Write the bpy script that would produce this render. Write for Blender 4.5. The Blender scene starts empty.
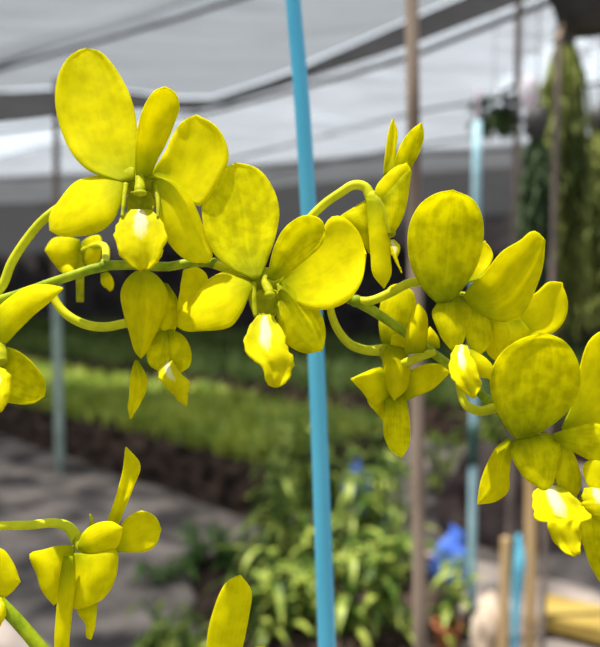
import bpy, bmesh, math, random
from mathutils import Vector, Matrix, noise as mnoise

random.seed(7)
scene = bpy.context.scene
COL = scene.collection
PI = math.pi

# ------------------------------------------------------------------ camera
W_PX, H_PX, F_PX = 600.0, 647.0, 643.0
CAM_H, PITCH = 1.30, math.radians(2.98)
D0 = 0.225                                  # distance of the flowers that are in focus
K = D0 / F_PX                               # one photo pixel at that distance, in metres
cam_data = bpy.data.cameras.new('camera')
cam = bpy.data.objects.new('camera', cam_data)
COL.objects.link(cam)
cam.location = (0, 0, CAM_H)
cam.rotation_euler = (PI / 2 - PITCH, 0, 0)
cam_data.sensor_fit = 'HORIZONTAL'
cam_data.sensor_width = 36.0
cam_data.lens = F_PX / W_PX * 36.0
cam_data.clip_start = 0.01
cam_data.clip_end = 200
cam_data.dof.use_dof = True
cam_data.dof.focus_distance = D0
cam_data.dof.aperture_fstop = 9.0
scene.camera = cam

FWD = Vector((0, math.cos(PITCH), -math.sin(PITCH)))
UP = Vector((0, math.sin(PITCH), math.cos(PITCH)))
RT = Vector((1, 0, 0))
CAM = Vector((0, 0, CAM_H))


def P(x, y, d):
    """point seen at photo position x, y at distance d along the view axis"""
    return CAM + FWD * d + RT * ((x - W_PX / 2) / F_PX * d) + UP * ((H_PX / 2 - y) / F_PX * d)


ZOFF = 0.0


def PZ(x, y, z):
    """flower space: z in photo-pixel units, positive away from the viewer"""
    return P(x, y, D0 + (z + ZOFF) * K)


def on_plane(x, y, h):
    """point on the horizontal plane of height h seen at x, y"""
    r = FWD + RT * ((x - W_PX / 2) / F_PX) + UP * ((H_PX / 2 - y) / F_PX)
    t = (h - CAM_H) / r.z
    return CAM + r * t


# ------------------------------------------------------------------ materials
def new_mat(name):
    m = bpy.data.materials.new(name)
    m.use_nodes = True
    m.node_tree.nodes.clear()
    return m, m.node_tree.nodes, m.node_tree.links


def rgba(c):
    return (c[0], c[1], c[2], 1.0)


def srgb(r, g, b):
    f = lambda v: (v / 255 / 12.92) if v / 255 <= 0.04045 else ((v / 255 + 0.055) / 1.055) ** 2.4
    return (f(r), f(g), f(b))


def mat_noise(name, c1, c2, scale=10, rough=0.7, spec=0.3, bump=0.0, detail=4, translucent=0.0, stretch=(1, 1, 1),
              lo=0.35, hi=0.65):
    m, N, L = new_mat(name)
    out = N.new('ShaderNodeOutputMaterial')
    bs = N.new('ShaderNodeBsdfPrincipled')
    bs.inputs['Roughness'].default_value = rough
    bs.inputs['Specular IOR Level'].default_value = spec
    tc = N.new('ShaderNodeTexCoord')
    mp = N.new('ShaderNodeMapping')
    mp.inputs['Scale'].default_value = stretch
    nz = N.new('ShaderNodeTexNoise')
    nz.inputs['Scale'].default_value = scale
    nz.inputs['Detail'].default_value = detail
    rp = N.new('ShaderNodeValToRGB')
    rp.color_ramp.elements[0].position = lo
    rp.color_ramp.elements[1].position = hi
    rp.color_ramp.elements[0].color = rgba(c1)
    rp.color_ramp.elements[1].color = rgba(c2)
    L.new(tc.outputs['Object'], mp.inputs['Vector'])
    L.new(mp.outputs['Vector'], nz.inputs['Vector'])
    L.new(nz.outputs['Fac'], rp.inputs['Fac'])
    L.new(rp.outputs['Color'], bs.inputs['Base Color'])
    if bump:
        b = N.new('ShaderNodeBump')
        b.inputs['Strength'].default_value = bump
        b.inputs['Distance'].default_value = 0.02
        L.new(nz.outputs['Fac'], b.inputs['Height'])
        L.new(b.outputs['Normal'], bs.inputs['Normal'])
    if translucent:
        tr = N.new('ShaderNodeBsdfTranslucent')
        L.new(rp.outputs['Color'], tr.inputs['Color'])
        mx = N.new('ShaderNodeMixShader')
        mx.inputs['Fac'].default_value = translucent
        L.new(bs.outputs[0], mx.inputs[1])
        L.new(tr.outputs[0], mx.inputs[2])
        L.new(mx.outputs[0], out.inputs['Surface'])
    else:
        L.new(bs.outputs[0], out.inputs['Surface'])
    return m


def mat_petal(name, lit, base, tips, mottle=0.25, transl=0.5, crest=False):
    """yellow petal: greener towards its base, fine lengthwise veins, soft mottling; crest = white patch of a lip"""
    m, N, L = new_mat(name)
    out = N.new('ShaderNodeOutputMaterial')
    uv = N.new('ShaderNodeUVMap')
    uv.uv_map = 'petal'
    sep = N.new('ShaderNodeSeparateXYZ')
    L.new(uv.outputs['UV'], sep.inputs[0])
    ramp = N.new('ShaderNodeValToRGB')
    ramp.color_ramp.elements[0].position = 0.0
    ramp.color_ramp.elements[0].color = rgba(base)  # olive of the green throat, deepened with shading painted into the ramp
    ramp.color_ramp.elements[1].position = 0.36
    ramp.color_ramp.elements[1].color = rgba(lit)
    e = ramp.color_ramp.elements.new(1.0)
    e.color = rgba(tips)
    L.new(sep.outputs['Y'], ramp.inputs['Fac'])
    # veins: noise stretched along the petal
    mp = N.new('ShaderNodeMapping')
    mp.inputs['Scale'].default_value = (15, 1.4, 1)
    nv = N.new('ShaderNodeTexNoise')
    nv.inputs['Scale'].default_value = 1.0
    nv.inputs['Detail'].default_value = 3
    nv.inputs['Distortion'].default_value = 0.4
    L.new(uv.outputs['UV'], mp.inputs['Vector'])
    L.new(mp.outputs['Vector'], nv.inputs['Vector'])
    tc = N.new('ShaderNodeTexCoord')
    nm = N.new('ShaderNodeTexNoise')
    nm.inputs['Scale'].default_value = 240
    nm.inputs['Detail'].default_value = 3
    L.new(tc.outputs['Object'], nm.inputs['Vector'])
    add = N.new('ShaderNodeMath')
    add.operation = 'MULTIPLY_ADD'
    add.inputs[1].default_value = 0.45
    L.new(nv.outputs['Fac'], add.inputs[0])
    L.new(nm.outputs['Fac'], add.inputs[2])
    mr = N.new('ShaderNodeMapRange')
    mr.inputs['From Min'].default_value = 0.55
    mr.inputs['From Max'].default_value = 0.85
    mr.inputs['To Min'].default_value = 1.0 - mottle
    mr.inputs['To Max'].default_value = 1.0
    L.new(add.outputs[0], mr.inputs['Value'])
    mul = N.new('ShaderNodeMix')
    mul.data_type = 'RGBA'
    mul.blend_type = 'MULTIPLY'
    mul.inputs['Factor'].default_value = 1.0
    L.new(ramp.outputs['Color'], mul.inputs[6])
    L.new(mr.outputs['Result'], mul.inputs[7])
    col = mul.outputs[2]
    if crest:
        # white patch around u = 0.5 in the upper half of the lip
        du = N.new('ShaderNodeMath'); du.operation = 'SUBTRACT'; du.inputs[1].default_value = 0.5
        L.new(sep.outputs['X'], du.inputs[0])
        du2 = N.new('ShaderNodeMath'); du2.operation = 'DIVIDE'; du2.inputs[1].default_value = 0.18
        L.new(du.outputs[0], du2.inputs[0])
        du3 = N.new('ShaderNodeMath'); du3.operation = 'POWER'; du3.inputs[1].default_value = 2
        L.new(du2.outputs[0], du3.inputs[0])
        dv = N.new('ShaderNodeMath'); dv.operation = 'SUBTRACT'; dv.inputs[1].default_value = 0.16
        L.new(sep.outputs['Y'], dv.inputs[0])
        dv2 = N.new('ShaderNodeMath'); dv2.operation = 'DIVIDE'; dv2.inputs[1].default_value = 0.30
        L.new(dv.outputs[0], dv2.inputs[0])
        dv3 = N.new('ShaderNodeMath'); dv3.operation = 'POWER'; dv3.inputs[1].default_value = 2
        L.new(dv2.outputs[0], dv3.inputs[0])
        s = N.new('ShaderNodeMath'); s.operation = 'ADD'
        L.new(du3.outputs[0], s.inputs[0]); L.new(dv3.outputs[0], s.inputs[1])
        s2 = N.new('ShaderNodeMath'); s2.operation = 'ADD'
        L.new(s.outputs[0], s2.inputs[0])
        nn = N.new('ShaderNodeMath'); nn.operation = 'MULTIPLY'; nn.inputs[1].default_value = 0.9
        L.new(nv.outputs['Fac'], nn.inputs[0]); L.new(nn.outputs[0], s2.inputs[1])
        cr = N.new('ShaderNodeMapRange')
        cr.inputs['From Min'].default_value = 0.75
        cr.inputs['From Max'].default_value = 1.5
        cr.inputs['To Min'].default_value = 1.0
        cr.inputs['To Max'].default_value = 0.0
        L.new(s2.outputs[0], cr.inputs['Value'])
        mc = N.new('ShaderNodeMix'); mc.data_type = 'RGBA'
        L.new(cr.outputs['Result'], mc.inputs['Factor'])
        L.new(col, mc.inputs[6])
        mc.inputs[7].default_value = (0.86, 0.84, 0.52, 1)
        col = mc.outputs[2]
    bs = N.new('ShaderNodeBsdfPrincipled')
    bs.inputs['Roughness'].default_value = 0.6
    bs.inputs['Specular IOR Level'].default_value = 0.03
    bp = N.new('ShaderNodeBump')
    bp.inputs['Strength'].default_value = 0.25
    bp.inputs['Distance'].default_value = 0.0006
    L.new(add.outputs[0], bp.inputs['Height'])
    L.new(bp.outputs['Normal'], bs.inputs['Normal'])
    tr = N.new('ShaderNodeBsdfTranslucent')
    L.new(col, bs.inputs['Base Color'])
    L.new(col, tr.inputs['Color'])
    mx = N.new('ShaderNodeMixShader')
    mx.inputs['Fac'].default_value = transl
    L.new(bs.outputs[0], mx.inputs[1])
    L.new(tr.outputs[0], mx.inputs[2])
    L.new(mx.outputs[0], out.inputs['Surface'])
    return m


def mat_net(name, color, through, scale=60):
    """woven shade cloth: partly open weave, the thread itself lets some light pass"""
    m, N, L = new_mat(name)
    out = N.new('ShaderNodeOutputMaterial')
    tc = N.new('ShaderNodeTexCoord')
    mp = N.new('ShaderNodeMapping')
    mp.inputs['Scale'].default_value = (0.8, 4.0, 1)
    mp.inputs['Rotation'].default_value = (0, 0, 0.72)
    nz = N.new('ShaderNodeTexNoise')
    nz.inputs['Scale'].default_value = 1.7
    nz.inputs['Detail'].default_value = 6
    nz.inputs['Roughness'].default_value = 0.65
    L.new(tc.outputs['Object'], mp.inputs['Vector'])
    L.new(mp.outputs['Vector'], nz.inputs['Vector'])
    mr = N.new('ShaderNodeMapRange')
    mr.inputs['From Min'].default_value = 0.3
    mr.inputs['From Max'].default_value = 0.7
    mr.inputs['To Min'].default_value = through * 0.15
    mr.inputs['To Max'].default_value = through * 1.85
    L.new(nz.outputs['Fac'], mr.inputs['Value'])
    df = N.new('ShaderNodeBsdfDiffuse')
    df.inputs['Color'].default_value = rgba(color)
    tr = N.new('ShaderNodeBsdfTranslucent')
    tr.inputs['Color'].default_value = rgba(color)
    m1 = N.new('ShaderNodeMixShader')
    m1.inputs['Fac'].default_value = 0.4
    L.new(df.outputs[0], m1.inputs[1])
    L.new(tr.outputs[0], m1.inputs[2])
    tp = N.new('ShaderNodeBsdfTransparent')
    m2 = N.new('ShaderNodeMixShader')
    L.new(mr.outputs['Result'], m2.inputs['Fac'])
    L.new(m1.outputs[0], m2.inputs[1])
    L.new(tp.outputs[0], m2.inputs[2])
    L.new(m2.outputs[0], out.inputs['Surface'])
    return m


Y_LIT = (0.92, 0.85, 0.003)
M_PETAL = mat_petal('petal_yellow', Y_LIT, (0.46, 0.50, 0.005), (0.93, 0.86, 0.004), 0.13, 0.55)
M_OLIVE = mat_petal('petal_veined', (0.93, 0.88, 0.004), (0.40, 0.45, 0.006), (0.93, 0.88, 0.004), 0.27, 0.60)
M_LIP = mat_petal('lip_yellow', (0.82, 0.75, 0.004), (0.72, 0.70, 0.02), (0.84, 0.75, 0.004), 0.15, 0.4, crest=True)
M_COLUMN = mat_noise('column_green_yellow', (0.36, 0.38, 0.008), (0.56, 0.56, 0.012), 300, 0.5, 0.06, translucent=0.25)
M_PEDICEL = mat_noise('flower_stalk_yellow_green', (0.54, 0.58, 0.010), (0.76, 0.75, 0.02), 120, 0.5, 0.12, translucent=0.2)
M_STEM = mat_noise('stem_green', (0.17, 0.25, 0.006), (0.38, 0.46, 0.012), 160, 0.5, 0.12)
M_BLUE = mat_noise('stake_blue', srgb(64, 158, 192), srgb(98, 188, 216), 14, 0.38, 0.4, stretch=(1, 1, 0.2))
M_CANE = mat_noise('pole_brown_grey', srgb(92, 78, 68), srgb(150, 132, 116), 26, 0.75, 0.2, 0.1, stretch=(1, 1, 0.15))
M_PIPE_GREEN = mat_noise('pipe_grey_green', srgb(140, 160, 150), srgb(170, 188, 178), 6, 0.6, 0.3)
M_PIPE_BLUE = mat_noise('pipe_pale_blue', srgb(130, 170, 185), srgb(170, 205, 215), 8, 0.55, 0.3)
M_SLEEVE = mat_noise('sleeve_dark_green', srgb(25, 50, 45), srgb(45, 75, 68), 20, 0.6, 0.3)
M_RUST = mat_noise('rusty_grey_pole', srgb(95, 85, 80), srgb(140, 125, 115), 22, 0.8, 0.2, stretch=(1, 1, 0.2))
M_WOOD = mat_noise('stake_raw_wood', srgb(165, 135, 95), srgb(205, 175, 130), 20, 0.8, 0.2, 0.1, stretch=(1, 1, 0.1))
M_BLACK = mat_noise('black_plastic', (0.012, 0.012, 0.014), (0.03, 0.03, 0.033), 12, 0.45, 0.4)
M_GROUND = mat_noise('ground_grit', srgb(66, 63, 64), srgb(158, 147, 140), 3.5, 0.95, 0.1, 0.4, detail=9)
M_BEDSIDE = mat_noise('bed_husk', (0.006, 0.005, 0.004), (0.085, 0.056, 0.044), 7, 0.95, 0.1, 0.6, detail=8, stretch=(1, 1, 2))
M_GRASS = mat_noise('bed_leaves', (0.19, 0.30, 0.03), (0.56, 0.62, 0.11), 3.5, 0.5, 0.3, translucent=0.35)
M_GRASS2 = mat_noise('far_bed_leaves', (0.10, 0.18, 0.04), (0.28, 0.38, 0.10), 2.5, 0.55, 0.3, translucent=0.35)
M_LEAF = mat_noise('orchid_leaf', (0.07, 0.14, 0.015), (0.50, 0.58, 0.11), 11, 0.4, 0.3, translucent=0.3, lo=0.42, hi=0.62)  # dark end of the noise stands in for shaded gaps between leaves
M_LEAF_DARK = mat_noise('weed_leaf', (0.05, 0.13, 0.02), (0.14, 0.26, 0.05), 9, 0.5, 0.3, translucent=0.35)
M_SHRUB = mat_noise('shrub_leaf', (0.03, 0.055, 0.02), (0.08, 0.12, 0.04), 6, 0.6, 0.2, translucent=0.3)
M_MOSS = mat_noise('hanging_strand', (0.04, 0.06, 0.012), (0.28, 0.31, 0.07), 8, 0.7, 0.2, translucent=0.3, stretch=(1, 1, 0.3))
M_MOSS_DARK = mat_noise('hanging_strand_dark', (0.015, 0.03, 0.012), (0.05, 0.08, 0.03), 5, 0.7, 0.2, translucent=0.2, stretch=(1, 1, 0.3))
M_TARP = mat_noise('tarp_blue', srgb(60, 100, 205), srgb(110, 150, 235), 6, 0.5, 0.3)
M_AQUA = mat_noise('ribbon_blue', srgb(70, 155, 185), srgb(110, 190, 215), 8, 0.5, 0.3)
M_SACK = mat_noise('sack_beige', srgb(175, 155, 135), srgb(215, 198, 178), 10, 0.9, 0.1, 0.3)
M_HEAP = mat_noise('husk_heap', srgb(62, 52, 52), srgb(112, 98, 94), 9, 0.95, 0.1, 0.6, detail=8)
M_PLANK = mat_noise('plank_yellow', srgb(140, 118, 55), srgb(175, 150, 80), 7, 0.8, 0.2, stretch=(0.3, 2, 2))
M_POT = mat_noise('terracotta', srgb(150, 90, 60), srgb(185, 120, 85), 12, 0.85, 0.1)
M_POTBLACK = mat_noise('pot_dark_plastic', (0.02, 0.02, 0.02), (0.05, 0.045, 0.04), 12, 0.6, 0.3)
M_ROOT = mat_noise('root_peach', srgb(200, 165, 130), srgb(230, 205, 175), 30, 0.8, 0.1)
M_BAG = mat_noise('bag_white_pink', srgb(225, 190, 205), srgb(240, 242, 248), 5, 0.4, 0.3, translucent=0.6)
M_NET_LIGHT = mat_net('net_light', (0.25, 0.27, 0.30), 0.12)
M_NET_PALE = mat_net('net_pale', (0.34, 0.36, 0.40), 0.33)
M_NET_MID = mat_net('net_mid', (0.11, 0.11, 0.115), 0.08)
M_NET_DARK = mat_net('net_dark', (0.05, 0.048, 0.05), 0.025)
M_NET_WALL = mat_noise('net_wall', (0.03, 0.027, 0.028), (0.085, 0.075, 0.078), 1.2, 0.9, 0.1, stretch=(1, 1, 2.5))
M_WIRE = mat_noise('wire_dark', (0.05, 0.05, 0.055), (0.09, 0.09, 0.095), 9, 0.6, 0.3)


# ------------------------------------------------------------------ object helpers
def link_mesh(name, verts, faces, mat, parent=None, uvs=None, smooth=True):
    me = bpy.data.meshes.new(name)
    me.from_pydata([tuple(v) for v in verts], [], faces)
    if uvs is not None:
        ul = me.uv_layers.new(name='petal')
        for lp in me.loops:
            ul.data[lp.index].uv = uvs[lp.vertex_index]
    if smooth:
        me.polygons.foreach_set('use_smooth', [True] * len(me.polygons))
    me.materials.append(mat)
    me.update()
    o = bpy.data.objects.new(name, me)
    COL.objects.link(o)
    if parent is not None:
        o.parent = parent
    return o


def rebase(o, loc):
    """move the origin of a mesh object to loc (world) without moving its geometry; before it has children"""
    off = Vector(loc)
    pl = o.parent.matrix_basis.translation if o.parent else Vector((0, 0, 0))
    o.data.transform(Matrix.Translation(-off))
    o.location = off
    return o


def thing(name, label, cat, loc=(0, 0, 0), group=None):
    o = bpy.data.objects.new(name, None)
    o.empty_display_size = 0.05
    COL.objects.link(o)
    o.location = loc
    tag(o, label, cat, group)
    return o


def tag(o, label, cat, group=None, kind=None):
    o['label'] = label
    o['category'] = cat
    if group:
        o['group'] = group
    if kind:
        o['kind'] = kind
    return o


def struct(o):
    o['kind'] = 'structure'
    return o


def catmull(pts, n, closed=False):
    """n points evenly spaced along a smooth curve through pts (any dimension)"""
    p = [Vector(q) for q in pts]
    if len(p) == 2:
        return [p[0].lerp(p[1], i / (n - 1)) for i in range(n)]
    ext = [p[0] * 2 - p[1]] + p + [p[-1] * 2 - p[-2]]
    dense = []
    for i in range(1, len(ext) - 2):
        p0, p1, p2, p3 = ext[i - 1], ext[i], ext[i + 1], ext[i + 2]
        for k in range(12):
            t = k / 12
            a = max((p1 - p0).length, 1e-9) ** .5
            b = max((p2 - p1).length, 1e-9) ** .5
            c = max((p3 - p2).length, 1e-9) ** .5
            m1 = (p2 - p1) + ((p1 - p0) / a - (p2 - p0) / (a + b)) * b
            m2 = (p2 - p1) + ((p3 - p2) / c - (p3 - p1) / (b + c)) * b
            h = (2 * t**3 - 3 * t**2 + 1, t**3 - 2 * t**2 + t, -2 * t**3 + 3 * t**2, t**3 - t**2)
            dense.append(p1 * h[0] + m1 * h[1] + p2 * h[2] + m2 * h[3])
    dense.append(p[-1].copy())
    acc = [0.0]
    for i in range(1, len(dense)):
        acc.append(acc[-1] + (dense[i] - dense[i - 1]).length)
    out, j = [], 0
    for i in range(n):
        s = acc[-1] * i / (n - 1)
        while j < len(acc) - 2 and acc[j + 1] < s:
            j += 1
        seg = acc[j + 1] - acc[j]
        out.append(dense[j].lerp(dense[j + 1], (s - acc[j]) / seg if seg > 1e-12 else 0))
    return out


def tube_geo(pts, radii, seg=10, n=None, caps=True):
    """verts, faces of a round tube along world points; radii one per control point"""
    n = n or max(2, (len(pts) - 1) * 8 + 1)
    q = [Vector((p[0], p[1], p[2], r)) for p, r in zip(pts, radii)]
    c = catmull(q, n)
    ctr = [Vector(v[:3]) for v in c]
    rad = [max(1e-5, v[3]) for v in c]
    verts, faces = [], []
    nrm = None
    for i in range(n):
        t = (ctr[min(i + 1, n - 1)] - ctr[max(i - 1, 0)]).normalized()
        if nrm is None:
            nrm = t.orthogonal().normalized()
        nrm = (nrm - t * nrm.dot(t)).normalized()
        bi = t.cross(nrm)
        for k in range(seg):
            a = 2 * PI * k / seg
            verts.append(ctr[i] + nrm * (math.cos(a) * rad[i]) + bi * (math.sin(a) * rad[i]))
    for i in range(n - 1):
        for k in range(seg):
            a, b = i * seg + k, i * seg + (k + 1) % seg
            faces.append((a, b, b + seg, a + seg))
    if caps:
        faces.append(tuple(range(seg - 1, -1, -1)))
        faces.append(tuple(range((n - 1) * seg, n * seg)))
    return verts, faces


class MB:
    def __init__(self):
        self.v, self.f = [], []

    def add(self, vf):
        b = len(self.v)
        self.v += vf[0]
        self.f += [tuple(i + b for i in f) for f in vf[1]]
        return self

    def tube(self, pts, radii, seg=8, n=None):
        if not isinstance(radii, (list, tuple)):
            radii = [radii] * len(pts)
        return self.add(tube_geo(pts, radii, seg, n))

    def box(self, o, ax, ay, az):
        v = [o + ax * i + ay * j + az * k for i in (0, 1) for j in (0, 1) for k in (0, 1)]
        return self.add((v, [(0, 1, 3, 2), (4, 6, 7, 5), (0, 4, 5, 1), (2, 3, 7, 6), (0, 2, 6, 4), (1, 5, 7, 3)]))

    def ellipsoid(self, c, ax, ay, az, seg=12, rings=8, lump=0.0, seed=0):
        v, f = [], []
        for i in range(rings + 1):
            th = PI * i / rings
            for k in range(seg):
                ph = 2 * PI * k / seg
                d = ax * (math.sin(th) * math.cos(ph)) + ay * (math.sin(th) * math.sin(ph)) + az * math.cos(th)
                s = 1 + lump * mnoise.noise(Vector((math.sin(th) * math.cos(ph) * 2 + seed, math.sin(th) * math.sin(ph) * 2, math.cos(th) * 2)))
                v.append(c + d * s)
        for i in range(rings):
            for k in range(seg):
                a, b = i * seg + k, i * seg + (k + 1) % seg
                f.append((a, b, b + seg, a + seg))
        return self.add((v, f))

    def lathe(self, c, prof, seg=20):
        """prof: list of (radius, z) from bottom to top around the vertical axis at c"""
        v, f = [], []
        for r, z in prof:
            for k in range(seg):
                a = 2 * PI * k / seg
                v.append(c + Vector((r * math.cos(a), r * math.sin(a), z)))
        for i in range(len(prof) - 1):
            for k in range(seg):
                a, b = i * seg + k, i * seg + (k + 1) % seg
                f.append((a, b, b + seg, a + seg))
        f.append(tuple(range(seg - 1, -1, -1)))
        return self.add((v, f))

    def leaf(self, base, direction, length, width, droop=0.4, face=None, nseg=6, fold=0.15, point=1.0):
        """strap leaf: a folded, drooping blade with pointed tip"""
        d = direction.normalized()
        side = d.cross(Vector((0, 0, 1)))
        if side.length < 1e-3:
            side = Vector((1, 0, 0))
        side.normalize()
        if face is not None:
            side = (side * math.cos(face) + d.cross(side) * math.sin(face)).normalized()
        p = base.copy()
        v, f = [], []
        step = length / nseg
        for i in range(nseg + 1):
            s = i / nseg
            w = width * (math.sin(PI * min(1, 0.16 + 0.84 * s) ** point)) ** 0.8 * 0.5 if i < nseg else 0.0005
            upv = side.cross(d).normalized()
            v += [p - side * w + upv * (w * fold * 2), p, p + side * w + upv * (w * fold * 2)]
            d = (d + Vector((0, 0, -1)) * droop / nseg).normalized()
            p = p + d * step
        for i in range(nseg):
            a = i * 3
            f += [(a, a + 1, a + 4, a + 3), (a + 1, a + 2, a + 5, a + 4)]
        return self.add((v, f))

    def build(self, name, mat, parent=None, smooth=True):
        return link_mesh(name, self.v, self.f, mat, parent, smooth=smooth)


def local(o, parent_loc):
    """child meshes are written in world space: shift them into the parent's frame"""
    o.data.transform(Matrix.Translation(-Vector(parent_loc)))
    return o


def petal(name, left, right, parent, mat, zb=0, zt=0, bend=0, cup=0, zl=0, zr=0, fold=0, ripple=1.0, n=26, m=13,
          thick=0.00055, label=None, zf=PZ, frill=0.0):
    """blade lofted between its two traced edges (both run from the base to the tip) and shaped in depth"""
    rnd = random.random() * 50
    Lc, Rc = catmull([(x, y) for x, y in left], n), catmull([(x, y) for x, y in right], n)
    if mat is M_LIP:
        frill = min(3.6, max((p - q).length for p, q in zip(Lc, Rc)) * 0.09)
    verts, faces, uvs = [], [], []
    for E, ph in ((Lc, 0.0), (Rc, 9.0)):
        for i in range(1, n):
            e = (E[i] - (Lc[i] + Rc[i]) / 2)
            if frill and e.length > 1e-6:
                E[i] = E[i] + e.normalized() * (frill * mnoise.noise(Vector((i * .55 + ph, rnd, 0))) * min(1, i / 6))
    for i in range(n):
        s = i / (n - 1)
        sn = math.sin(PI * s) ** 0.7 if 0 < s < 1 else 0
        for j in range(m):
            u = j / (m - 1)
            q = Lc[i].lerp(Rc[i], u)
            z = zb + (zt - zb) * s + bend * 4 * s * (1 - s)
            z += cup * (1 - (2 * u - 1) ** 2) * sn + (zl * (1 - u) + zr * u) * sn
            z += fold * math.exp(-((u - .5) / .14) ** 2) * sn
            edge = abs(2 * u - 1) ** 3
            z += ripple * (edge * 2.2 * mnoise.noise(Vector((s * 5 + rnd, u * 2, 3.1))) + 3.6 * mnoise.noise(Vector((q.x * .035 + rnd, q.y * .035, 0)))) * (0.2 + s)
            verts.append(zf(q.x, q.y, z))
            uvs.append((u, s))
    for i in range(n - 1):
        for j in range(m - 1):
            a = i * m + j
            faces.append((a, a + 1, a + m + 1, a + m))
    o = link_mesh(name, verts, faces, mat, parent, uvs)
    md = o.modifiers.new('thickness', 'SOLIDIFY')
    md.thickness = thick
    md.offset = 0
    if label:
        o['label'] = label
    return o


def ztube(name, pts, radii, mat, parent, seg=10):
    """tube in flower space: pts (x, y, z), radii in photo pixels"""
    w = [PZ(*p) for p in pts]
    if not isinstance(radii, (list, tuple)):
        radii = [radii] * len(pts)
    return MB().tube(w, [r * K for r in radii], seg).build(name, mat, parent)


def zell(mb, x, y, z, rx, ry, rz, seg=12, rings=8, lump=0.0):
    mb.ellipsoid(PZ(x, y, z), RT * rx * K, FWD * rz * K, UP * ry * K, seg, rings, lump)


def column(pts, radii, parent, cap=None, extra=None, hub=None):
    """the flower's own mesh: the green column in its middle (and its cap); petals hang on it"""
    mb = MB()
    mb.tube([PZ(*p) for p in pts], [r * K for r in radii], 12)
    if cap:
        zell(mb, *cap)
    if hub:
        zell(mb, *hub, 16, 10)
    for e in extra or []:
        mb.tube([PZ(*p) for p in e[0]], [r * K for r in e[1]], 8)
    return mb.build('flower', M_COLUMN, parent)


# ================================================================== THE MAIN SPRAY
spray = thing('orchid_spray', 'long arching spray of yellow-green orchid flowers crossing the picture in front of the blue stake', 'orchid')
ROOT_BASE = Vector((-0.13, 0.26, 0.0))


def to_ground(p, base, k=5):
    """a few points leading from p down to base on the ground, as a cane does"""
    out = []
    for i in range(1, k + 1):
        t = i / k
        q = p.lerp(base, t)
        q.x += 0.03 * math.sin(PI * t)
        out.append(q)
    return out


mb = MB()
pts = [PZ(*p) for p in [(-70, 322, 34), (-20, 306, 30), (20, 294, 28), (50, 283, 30), (80, 273, 34), (104, 266, 38), (132, 265, 40), (165, 267, 44),
                         (200, 262, 44), (240, 270, 42), (290, 283, 42), (340, 296, 40), (358, 302, 38), (384, 318, 36), (430, 351, 34),
                         (458, 372, 32), (485, 398, 26), (520, 432, 10), (552, 470, 6), (590, 520, 2)]]
rad = [5.6, 5.4, 5.2, 5.0, 5.0, 5.4, 5.0, 5.0, 4.9, 4.9, 4.9, 5.2, 5.6, 5.0, 4.9, 4.7, 4.5, 4.0, 3.4, 2.6]
start = to_ground(pts[0], ROOT_BASE)[::-1]
mb.tube(start + pts, [0.0035] * 4 + [6.0 * K] + [r * K for r in rad], 12, 220)
for (x, y, z, r) in [(104, 266, 38, 6.6), (356, 301, 38, 7.4), (430, 351, 34, 6.2), (46, 285, 30, 6.2), (214, 263, 44, 6.2), (486, 399, 26, 6)]:
    zell(mb, x, y, z, r, r * .9, r)
stem = mb.build('stem', M_STEM, spray)

# ---- flower 1: upper left, facing the viewer
f = column([(140, 176, 8), (140, 184, 0), (140, 190, -8), (140, 194, -12)], [5, 5, 5.5, 4], spray,
           cap=(140, 193, -13, 7, 3.6, 5), hub=(141, 181, 14, 24, 17, 9),
           extra=[([(126, 184, 2), (124, 200, -10), (122, 217, -20)], [2.6, 2.2, 1.4]),
                  ([(156, 186, 2), (158, 202, -10), (158, 218, -20)], [2.6, 2.2, 1.4])])
petal('petal', [(122, 182), (106, 177), (88, 170), (71, 152), (59, 123), (55, 96), (60, 70), (72, 54), (86, 48.5)],
      [(134, 180), (137, 156), (137, 130), (133.5, 107), (125, 84), (110, 61), (99, 51), (86, 48.5)], f, M_PETAL, 2, 52, cup=9, zl=-4, zr=6)
petal('petal', [(148, 178), (157, 164), (166, 150), (172, 136), (183, 121), (196, 115)],
      [(154, 178), (169, 183), (184, 196), (200, 206), (211, 194), (218, 181), (228, 163), (227, 146), (216, 126), (196, 115)],
      f, M_PETAL, 2, 36, cup=8, zl=4, zr=2)
petal('sepal', [(136, 177), (135.5, 160), (136, 146), (140, 119), (147, 101), (155, 91), (165, 87)],
      [(150, 177), (157, 160), (165, 145), (173, 126), (179, 106), (175, 93), (165, 87)], f, M_PETAL, 4, -20, cup=10, bend=-4)
petal('sepal', [(126, 178), (99, 176), (76, 182), (60, 200), (50, 216), (50, 230)],
      [(126, 190), (121, 204), (113, 221), (99, 232), (78, 236.5), (61, 236), (50, 230)], f, M_PETAL, 4, 12, cup=-10, bend=-6, zl=14, zr=-20)
petal('sepal', [(152, 184), (157, 205), (159, 218), (164, 235), (178, 254), (191, 262), (206, 263)],
      [(156, 178), (175, 182), (191, 199), (202, 224), (210, 246), (212, 257), (206, 263)], f, M_PETAL, 4, 8, cup=-8, zl=-16, zr=8)
petal('lip', [(131, 210), (122, 216), (116, 226), (115, 240), (120, 254), (130, 265), (141, 271)],
      [(150, 210), (159, 217), (165, 230), (165, 243), (160, 257), (152, 267), (141, 271)], f, M_LIP, -6, -34, bend=-14, cup=5, fold=-5, ripple=2.2)
petal('throat', [(130, 192), (127, 200), (128, 210), (134, 216)], [(150, 192), (155, 200), (153, 210), (146, 216)], f, M_COLUMN, 2, -6, cup=12)
ztube('flower_stalk', [(140, 178, 12), (120, 186, 30), (88, 194, 40), (62, 206, 42), (42, 221, 40), (24, 243, 38), (11, 264, 36), (2, 286, 34), (-18, 306, 30)],
      [7.5, 6, 5, 4.7, 4.6, 4.6, 4.7, 4.8, 5], M_PEDICEL, f)

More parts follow.
